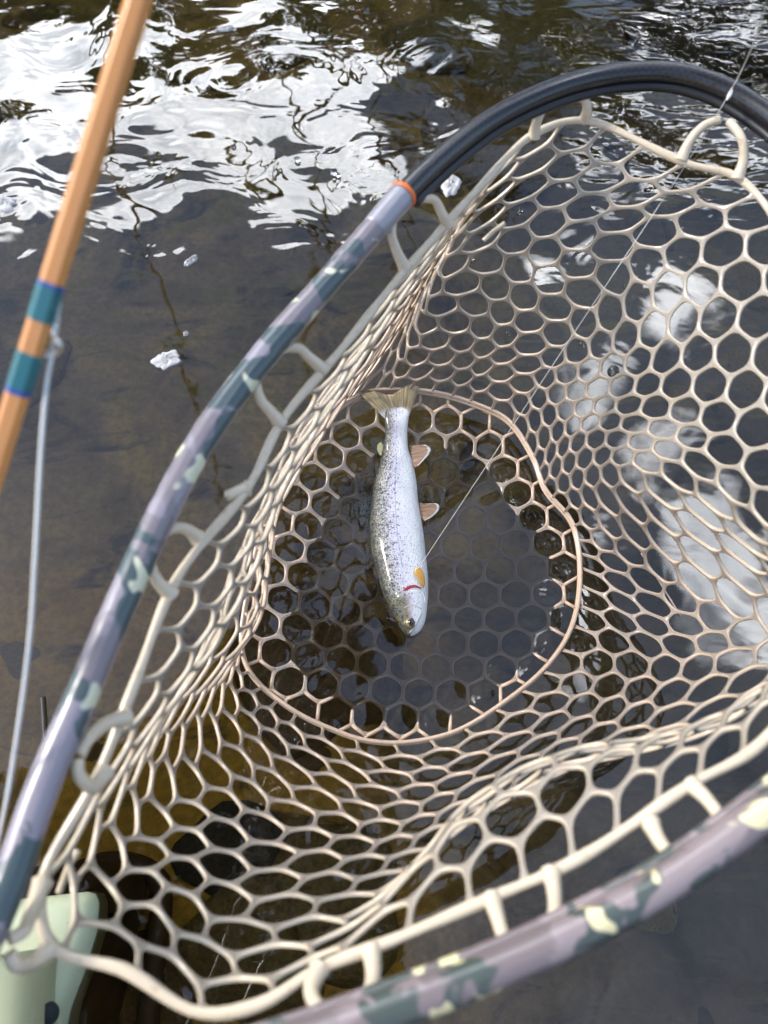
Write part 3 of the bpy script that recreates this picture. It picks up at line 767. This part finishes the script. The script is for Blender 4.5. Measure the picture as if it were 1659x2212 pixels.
for py in np.arange(1030, 1374, 4):
    for side_ in (LF, RF):
        p = P(np.interp(py, yy, side_), py, 0); men.append((p[0], p[1], .0009))
mz = np.zeros_like(X)
for x, y, h in men:
    i0, i1 = np.searchsorted(wx, x - .016), np.searchsorted(wx, x + .016); j0, j1 = np.searchsorted(wy, y - .016), np.searchsorted(wy, y + .016)
    q = h * np.exp(-((X[j0:j1, i0:i1] - x) ** 2 + (Y[j0:j1, i0:i1] - y) ** 2) / (2 * .0046 ** 2)); mz[j0:j1, i0:i1] = np.maximum(mz[j0:j1, i0:i1], q)
Zw += mz; nx = len(wx)
water = tag(mesh_obj('river_water', np.stack([X, Y, Zw], -1).reshape(-1, 3), [(j * nx + i, j * nx + i + 1, (j + 1) * nx + i + 1, (j + 1) * nx + i) for j in range(len(wy) - 1) for i in range(nx - 1)], M_WATER), kind='structure')

# fishing fly at the corner of the mouth
fly = empty('fishing_fly'); tag(fly, 'tiny dark brown hackled fishing fly with a blue tail beside the trout head', 'fishing fly')
M_FLY = simple('dark_hackle', (.05, .022, .012), .6); M_FLYB = simple('blue_tail', (.02, .035, .16), .4)
fb = P(853, 1341, .005)
tube('fly_body', [fb + np.array((-.004, .0015, 0)), fb, fb + np.array((.004, -.002, 0))], [.0006, .0013, .0008], M_FLY, fly, 8)
tube('fly_tail', catmull([P(835, 1335.5, .004), P(845, 1336, .005), P(850, 1337, .005)], 4), [.0003] * 4 + [.0006] * 4 + [.0016], M_FLYB, fly, 8)
for k in range(14):
    a = k / 14 * 6.28; tube('hackle', [fb, fb + np.array((.002 * math.cos(a * 3), .0045 * math.cos(a), .0045 * math.sin(a)))], [.00022, .0001], M_FLY, fly, 4)

# ------------------------------------------------------------------ tippet from the fish over the hoop
tip = empty('tippet'); tag(tip, 'thin clear nylon line rising from the trout across the hoop with a small knot', 'fishing line')
a, b = FP(901, 1242, .0012), P(1572, 208, HZ + .0095)
tp = [a, a * .5 + b * .5 + np.array((0, 0, -.004)), b, b + (PD(1640, 0, .36) - b) * 1.5]
tube('nylon_strand', catmull(tp, 24), .00030, M_TIPPET, tip, 6)
kp = P(1577, 203, HZ + .0105); tube('knot', [kp + np.array((-.0028, -.005, -.0005)), kp + np.array((-.001, -.002, 0)), kp + np.array((.001, .002, 0)), kp + np.array((.002, .005, .0005))], [.0004, .0013, .0011, .0004], M_LINE, tip, 8)

# ------------------------------------------------------------------ cane fly rod, guide and line
rod = empty('fly_rod'); tag(rod, 'honey coloured split cane fly rod with teal thread wraps', 'fishing rod')
_a, _b = PD(300, 0, .250), PD(-8, 1000, .288)
def rod_p(py):                 # point of the straight rod axis that lies on image row py
    lo, hi = -1.0, 2.5
    for _ in range(50):
        m = (lo + hi) / 2; p = _a + (_b - _a) * m - C0; y = 1106 - p.dot(_u) / p.dot(_f) * FPX
        if y < py: lo = m
        else: hi = m
    return _a + (_b - _a) * lo
def rod_c(py): q = rod_p(py) - C0; return (q[0] / q.dot(_f) * FPX + 829.5, q.dot(_f))
A, B = rod_p(-250), rod_p(1350); ax = (B - A) / np.linalg.norm(B - A)
toc = C0 - rod_p(500); toc -= ax * toc.dot(ax); toc /= np.linalg.norm(toc); side = np.cross(ax, toc)
if side[0] < 0: side = -side
def rod_prism(name, y0, y1, r, mat, seg=None, spin=R(19), n=12):
    p0, p1 = rod_p(y0), rod_p(y1); V, F, UV = [], [], []
    for i in range(n + 1):
        c = p0 + (p1 - p0) * i / n; fr = np.linalg.norm(c - A)
        for k in range(6):
            for e in (-1, 1):                      # slightly eased corners
                th = spin + math.pi / 3 * k + e * R(3.0)
                V.append(c + r * (toc * math.cos(th) + side * math.sin(th))); UV.append((fr, (k + e * .05) / 6))
    for i in range(n):
        for k in range(12): F.append((i * 12 + k, i * 12 + (k + 1) % 12, (i + 1) * 12 + (k + 1) % 12, (i + 1) * 12 + k))
    F.append(tuple(range(12))[::-1]); F.append(tuple(n * 12 + k for k in range(12)))
    return mesh_obj(name, V, F, mat, rod, smooth=False, uv=UV)
RR = .0043
rod_prism('cane_blank', -250, 1350, RR, M_CANE, n=40)
rod_prism('thread_wrap', 620, 692, RR + .00035, M_TEAL); rod_prism('thread_tip', 611, 620.5, RR + .00030, M_BLUE)
rod_prism('thread_wrap', 762, 838, RR + .00035, M_TEAL); rod_prism('thread_tip', 837.5, 849, RR + .00030, M_BLUE)
def RP(px, py, off=0): return PD(px, py, rod_c(py)[1] + off)
gd = tube('guide', catmull([RP(120, 700, .004), RP(112, 722, .002), RP(128, 742, .001), RP(130, 752, .003), RP(118, 764, .004), RP(97, 768, .003)], 8), .0011, M_CHROME, rod, 8)
tube('guide_ring', [RP(115 + 9 * math.cos(t), 748 + 11 * math.sin(t), .004 + .002 * math.sin(t)) for t in np.linspace(0, 6.28, 24, endpoint=False)], .0010, M_CHROME, rod, 8, True)
flyline = tube('fly_line', catmull([RP(262, 130, .012), RP(205, 330, .011), RP(138, 600, .008), RP(127, 660, .005), RP(116, 745, .003), RP(101, 830, .001), RP(88, 980, -.004), RP(76, 1200, -.008), RP(64, 1380, -.010), RP(38, 1580, -.012), RP(2, 1790, -.015), RP(-60, 2050, -.02)], 30), .00082, M_LINE, None, 10)
tag(flyline, 'white fly line hanging from the cane rod guide', 'fishing line')

# ------------------------------------------------------------------ boot at the angler's feet
boot = empty('rubber_boot'); tag(boot, 'pale sage green rubber boot with brown toe under the frame tube', 'boot')
bz = .0
sec = []      # (y position, half width, centre x, height top, bottom)
p_toe = P(82, 1925, bz); p_mid = P(20, 2120, bz)
fwd = np.array((-.10, 1.0, 0)); fwd /= np.linalg.norm(fwd); sid = np.array((fwd[1], -fwd[0], 0))
def boot_loft(name, rows, mat, seg=28, pw=2.6):
    V, F = [], []
    for (s, off, hw, z0, z1) in rows:
        c = p_toe + fwd * s + sid * off; zc, zh = (z0 + z1) / 2, (z1 - z0) / 2
        for k in range(seg):
            th = 2 * math.pi * k / seg; cx = math.copysign(abs(math.cos(th)) ** (2 / pw), math.cos(th)); sz_ = math.copysign(abs(math.sin(th)) ** (2 / pw), math.sin(th))
            q = c + sid * hw * cx; V.append((q[0], q[1], zc + zh * sz_))
    n = len(rows)
    for i in range(n - 1):
        for k in range(seg): F.append((i * seg + k, i * seg + (k + 1) % seg, (i + 1) * seg + (k + 1) % seg, (i + 1) * seg + k))
    F.append(tuple(range(seg))[::-1]); F.append(tuple((n - 1) * seg + k for k in range(seg)))
    return mesh_obj(name, V, F, mat, boot)
boot_loft('toe_bumper', [(.020, 0, .020, -.135, -.05), (.018, 0, .034, -.145, -.032), (.006, 0, .045, -.155, -.020), (-.012, 0, .0475, -.158, -.015), (-.02, 0, .047, -.158, -.014)], M_SOLE)
bl = boot_loft('foot', [(-.004, .0, .037, -.02, .006), (-.006, .0, .0425, -.03, .013), (-.012, .0, .0450, -.035, .018), (-.030, 0, .0445, -.040, .021), (-.055, 0, .037, -.040, .025), (-.075, -.002, .031, -.040, .030), (-.10, -.004, .029, -.040, .038), (-.035, -.006, .031, -.040, .058), (-.20, -.006, .037, -.040, .08), (-.27, -.006, .036, -.040, .06), (-.285, -.006, .03, -.035, .03)], M_BOOT, pw=3.4)
boot_loft('sole', [(-.01, 0, .030, -.155, -.035), (-.03, 0, .036, -.16, -.036), (-.06, 0, .031, -.16, -.036), (-.10, -.004, .024, -.16, -.036), (-.20, -.006, .028, -.16, -.036), (-.28, -.006, .024, -.155, -.036)], M_SOLE, pw=4.0)
V, F, _ = tube_data([p_toe + fwd * -.262 + sid * -.006 + np.array((0, 0, z)) - np.array((0, 0, p_toe[2])) for z in np.linspace(-.02, .22, 14)], np.linspace(.040, .052, 14), 28, cap=False)
o = mesh_obj('shaft', V, F, M_BOOT, boot); sd = o.modifiers.new('thickness', 'SOLIDIFY'); sd.thickness = .004
from mathutils.bvhtree import BVHTree
_bv = BVHTree.FromPolygons([v.co for v in bl.data.vertices], [tuple(p.vertices) for p in bl.data.polygons])
hit = _bv.ray_cast(Vector(C0), Vector(ray(97, 2193)).normalized())[0]; hp = np.array(hit if hit else P(97, 2193, -.02))
tube('vent_hole', [hp + np.array((0, 0, -.006)), hp + np.array((.0, 0, .0003))], [.0070, .0062], simple('vent_dark', (.010, .014, .016), .9), boot, 20)
tube('sole_edge', catmull([p_toe + fwd * s + sid * q + np.array((0, 0, -.155 - p_toe[2])) for s, q in ((.02, 0), (.0, .046), (-.06, .044), (-.15, .036), (-.28, .034), (-.295, 0), (-.28, -.04), (-.15, -.042), (-.06, -.044), (0, -.046))], 6, True), .010, M_SOLE, boot, 8, True)

# ------------------------------------------------------------------ floating scum, bubbles, twigs
def foam_bit(px, py, rx, ry, rot_, seed, label):
    r = random.Random(seed); c = P(px, py, 0); ns = 40; V = [(0, 0, .0018)]; F = []
    ph = [(k, r.uniform(0, 6.28), r.uniform(.02, .10)) for k in (2, 3, 4, 5, 7, 9, 12)]
    for j in range(1, 7):
        f = j / 6
        for k in range(ns):
            th = 2 * math.pi * k / ns; q = 1 + sum(a * math.sin(n * th + p) for n, p, a in ph)
            h = .0022 * math.sqrt(max(0, 1 - f * f)) * (.6 + .5 * math.sin(9 * th + 7 * f + 2 * math.sin(3 * th))) + .0008
            if j == 6: h = -.001
            V.append((rx * f * q * math.cos(th), ry * f * q * math.sin(th), h))
    for k in range(ns): F.append((0, 1 + k, 1 + (k + 1) % ns))
    for j in range(5):
        for k in range(ns): F.append((1 + j * ns + k, 1 + (j + 1) * ns + k, 1 + (j + 1) * ns + (k + 1) % ns, 1 + j * ns + (k + 1) % ns))
    o = mesh_obj('foam_flake', V, F, M_FOAM); o.location = c; o.rotation_euler = (0, 0, rot_)
    return tag(o, label, 'foam')
foam_bit(360, 778, .0145, .0118, .2, 1, 'largest round white foam flake, floating left of the frame tube')
foam_bit(412, 564, .0095, .0042, .75, 2, 'long narrow white foam flake floating above the round one')
foam_bit(402, 722, .0028, .0036, 0, 3, 'tiny white foam speck just beyond the large round flake')
foam_bit(975, 400, .016, .010, 1.2, 4, 'white foam flake floating beside the end of the carbon hoop')
foam_bit(8, 438, .016, .010, -.3, 5, 'white foam flake floating left of the cane rod')
foam_bit(487, 62, .012, .004, .15, 6, 'small pinkish white scrap floating in the riffle beyond the rod')
def bubble(px, py, r_, label, group=None, hi=False):
    o = empty('bubble'); c = P(px, py, 0); o.location = c
    bm = bmesh.new(); bmesh.ops.create_uvsphere(bm, u_segments=20, v_segments=12, radius=r_)
    for v in bm.verts:
        if v.co.z < -.3 * r_: v.co.z = -.3 * r_
    me = bpy.data.meshes.new('bubble'); bm.to_mesh(me); bm.free(); me.polygons.foreach_set('use_smooth', [True] * len(me.polygons)); me.materials.append(M_BUBBLE)
    bpy.data.objects.remove(o); o = bpy.data.objects.new('bubble', me); COL.objects.link(o); o.location = c
    return tag(o, label, 'bubble', group)
GB = 'bubbles floating behind the net wall'
bubble(1325, 802, .0058, 'largest clear bubble floating on the water behind the net wall')
for px, py, r_ in ((1256, 742, .0028), (1250, 735, .002), (1262, 748, .0018), (1096, 720, .0022), (1100, 724, .0016), (1018, 560, .0045), (1350, 620, .0022), (1124, 455, .003), (1120, 462, .002), (1046, 930, .0022), (985, 1830, .0022), (995, 1826, .0016)):
    bubble(px, py, r_, 'tiny clear bubble seen through the openings of the net bag', GB)
for px, py, r_ in ((642, 345, .0036), (722, 372, .0042), (730, 378, .003), (505, 318, .003)):
    bubble(px, py, r_, 'small clear bubble floating at the edge of the white water', 'bubbles in the riffle')
M_TWIG = simple('wet_twig', (.025, .018, .012), .5, var=.4, vscale=80)
M_STEM = simple('pale_stem', (.50, .38, .34), .6, var=.3, vscale=200)
def twig(pts, r, label, z=.001, m=None):
    o = tube('twig', catmull([P(x, y, z) for x, y in pts], 6), r, m or M_TWIG, None, 7); return tag(o, label, 'twig')
twig([(92, 1506), (95, 1550), (98, 1604)], .0022, 'short black twig floating left of the lower frame tube')
twig([(1385, 1195), (1420, 1250), (1470, 1330)], .0007, 'thin pale stem floating under the right side of the bag', .001, M_STEM)
twig([(1300, 300), (1380, 400), (1430, 470), (1450, 540)], .0030, 'brown stick lying in the water behind the top of the bag', -.004)

# ------------------------------------------------------------------ trees on both banks (seen in the mirror of the water)
def leaf_cloud(n, samp, size, seed):
    r = np.random.RandomState(seed); V, F = [], []
    for i in range(n):
        c = samp(r); a = r.normal(0, 1, 3); a /= np.linalg.norm(a); b = np.cross(a, r.normal(0, 1, 3)); b /= np.linalg.norm(b) + 1e-9
        s = size * r.uniform(.6, 1.4); k = len(V)
        V += [c - a * s, c + b * s * .45, c + a * s, c - b * s * .45]; F.append((k, k + 1, k + 2, k + 3))
    return V, F
def tree(name, base, h, cr, label, seed, leaves=2200, mat=0, lean=(0, 0), group='trees on the far bank'):
    r = np.random.RandomState(seed); t = empty(name); t.location = base; tag(t, label, 'tree', group)
    top = np.array((lean[0], lean[1], h * .86))
    tr = catmull([np.array((0, 0, -.4)), top * .35 + r.normal(0, .12, 3), top * .7 + r.normal(0, .15, 3), top], 6)
    tube('trunk', tr, np.linspace(h * .024, h * .006, len(tr)), M_BARK, t, 10)
    cl = [(tr[-1], cr * .55)]
    for k in range(11):
        f = r.uniform(.32, .98); p0 = tr[int(f * (len(tr) - 1))]; a = r.uniform(0, 6.28); ln = cr * r.uniform(.55, 1.0) * (1.15 - .6 * f)
        p1 = p0 + np.array((math.cos(a) * ln, math.sin(a) * ln, ln * r.uniform(.2, .8)))
        tube('limb', catmull([p0, (p0 + p1) / 2 + r.normal(0, .1, 3), p1], 4), np.linspace(h * .009, h * .002, 9), M_BARK, t, 6); cl.append((p1, cr * r.uniform(.28, .45)))
    def samp(q):
        c, s = cl[q.randint(len(cl))]; d = q.normal(0, 1, 3); d /= np.linalg.norm(d); return c + d * s * q.uniform(.2, 1) ** .5 * np.array((1, 1, .75))
    V, F = leaf_cloud(leaves, samp, .13, seed + 50); mesh_obj('crown', V, F, M_LEAF[mat], t, smooth=False)
    return t
far = [(-8.5, 10.5, 5.3, 1.9), (-6.2, 9.6, 4.5, 1.6), (-4.4, 10.8, 5.4, 1.7), (-2.3, 9.7, 4.5, 1.5), (-.6, 10.6, 5.2, 1.6), (1.2, 9.4, 6.4, 1.7), (3.0, 10.4, 6.6, 2.0), (4.9, 9.7, 5.6, 1.8), (6.9, 10.6, 6.2, 2.0)]
for k, (x, y, h, c) in enumerate(far):
    tree('broadleaf_tree', (x, y, ground_z(x, y)), h, c, 'leafy tree on the far bank, mirrored in the riffle', 100 + k, mat=k % 2)
for k, (x, y, h, lx) in enumerate(((-.75, 6.6, 9.5, -.25), (-.05, 6.9, 8.4, .25), (-2.2, 5.7, 10.8, -.4))):
    t = empty('bare_sapling'); t.location = (x, y, ground_z(x, y)); tag(t, 'slender bare sapling on the far bank, mirrored as a thin wavering line', 'tree', 'bare saplings on the far bank')
    r = np.random.RandomState(40 + k); tr = catmull([np.array((0, 0, -.3)), np.array((lx * .3, .1, h * .35)), np.array((lx * .5, -.2, h * .7)), np.array((lx, -.4, h))], 8)
    tube('trunk', tr, np.linspace(.055, .024, len(tr)), M_BARK, t, 8)
    for q in range(7):
        i = r.randint(10, len(tr) - 2); p0 = tr[i]; a = r.uniform(0, 6.28); p1 = p0 + np.array((math.cos(a) * .5, math.sin(a) * .4, .5)) * r.uniform(.6, 1.3)
        tube('twig', catmull([p0, (p0 + p1) / 2 + r.normal(0, .05, 3), p1], 4), np.linspace(.016, .007, 9), M_BARK, t, 5)
# unseen tree added on the near bank, crown outlined to block mirrored sky
oz = 5.6
outl = np.array([mirror_at(x, y, oz)[:2] for x, y in ((545, 1300), (640, 1270), (745, 1365), (805, 1430), (838, 1580), (866, 1750), (872, 1960), (800, 2230), (300, 2700), (-700, 2500), (-300, 1900), (30, 1700), (200, 1612), (330, 1600), (430, 1450))])
def in_poly(p, poly):
    x, y = p; c = False
    for i in range(len(poly)):
        x1, y1 = poly[i]; x2, y2 = poly[i - 1]
        if (y1 > y) != (y2 > y) and x < (x2 - x1) * (y - y1) / (y2 - y1) + x1: c = not c
    return c
ot = empty('added_overhang_tree'); bx, by = -3.2, -3.6; ot.location = (bx, by, ground_z(bx, by)); g0 = np.array(ot.location)
tag(ot, 'leafy tree added over the near bank to darken the mirrored sky below the bag', 'tree')
octr = np.array((*outl.mean(0), oz)) - g0
tr = catmull([np.array((0, 0, -.4)), np.array((.2, .5, 2.2)), np.array((.9, 1.8, 4.2)), octr * np.array((.75, .75, 1))], 8)
tube('trunk', tr, np.linspace(.17, .05, len(tr)), M_BARK, ot, 10)
rr = np.random.RandomState(5)
for k in range(9):
    e = outl[rr.randint(len(outl))] * .8 + outl.mean(0) * .2; p1 = np.array((*e, oz + rr.uniform(-.1, .3))) - g0; p0 = tr[rr.randint(16, len(tr))]
    tube('limb', catmull([p0, (p0 + p1) / 2 + rr.normal(0, .1, 3), p1], 5), np.linspace(.04, .012, 11), M_BARK, ot, 6)
lo, hi = outl.min(0), outl.max(0)
def samp_o(q):
    while True:
        p = q.uniform(lo, hi)
        if in_poly(p, outl): return np.array((p[0], p[1], oz + q.uniform(-.25, .35))) - g0
V, F = leaf_cloud(7000, samp_o, .12, 77); mesh_obj('crown', V, F, M_LEAF[0], ot, smooth=False)
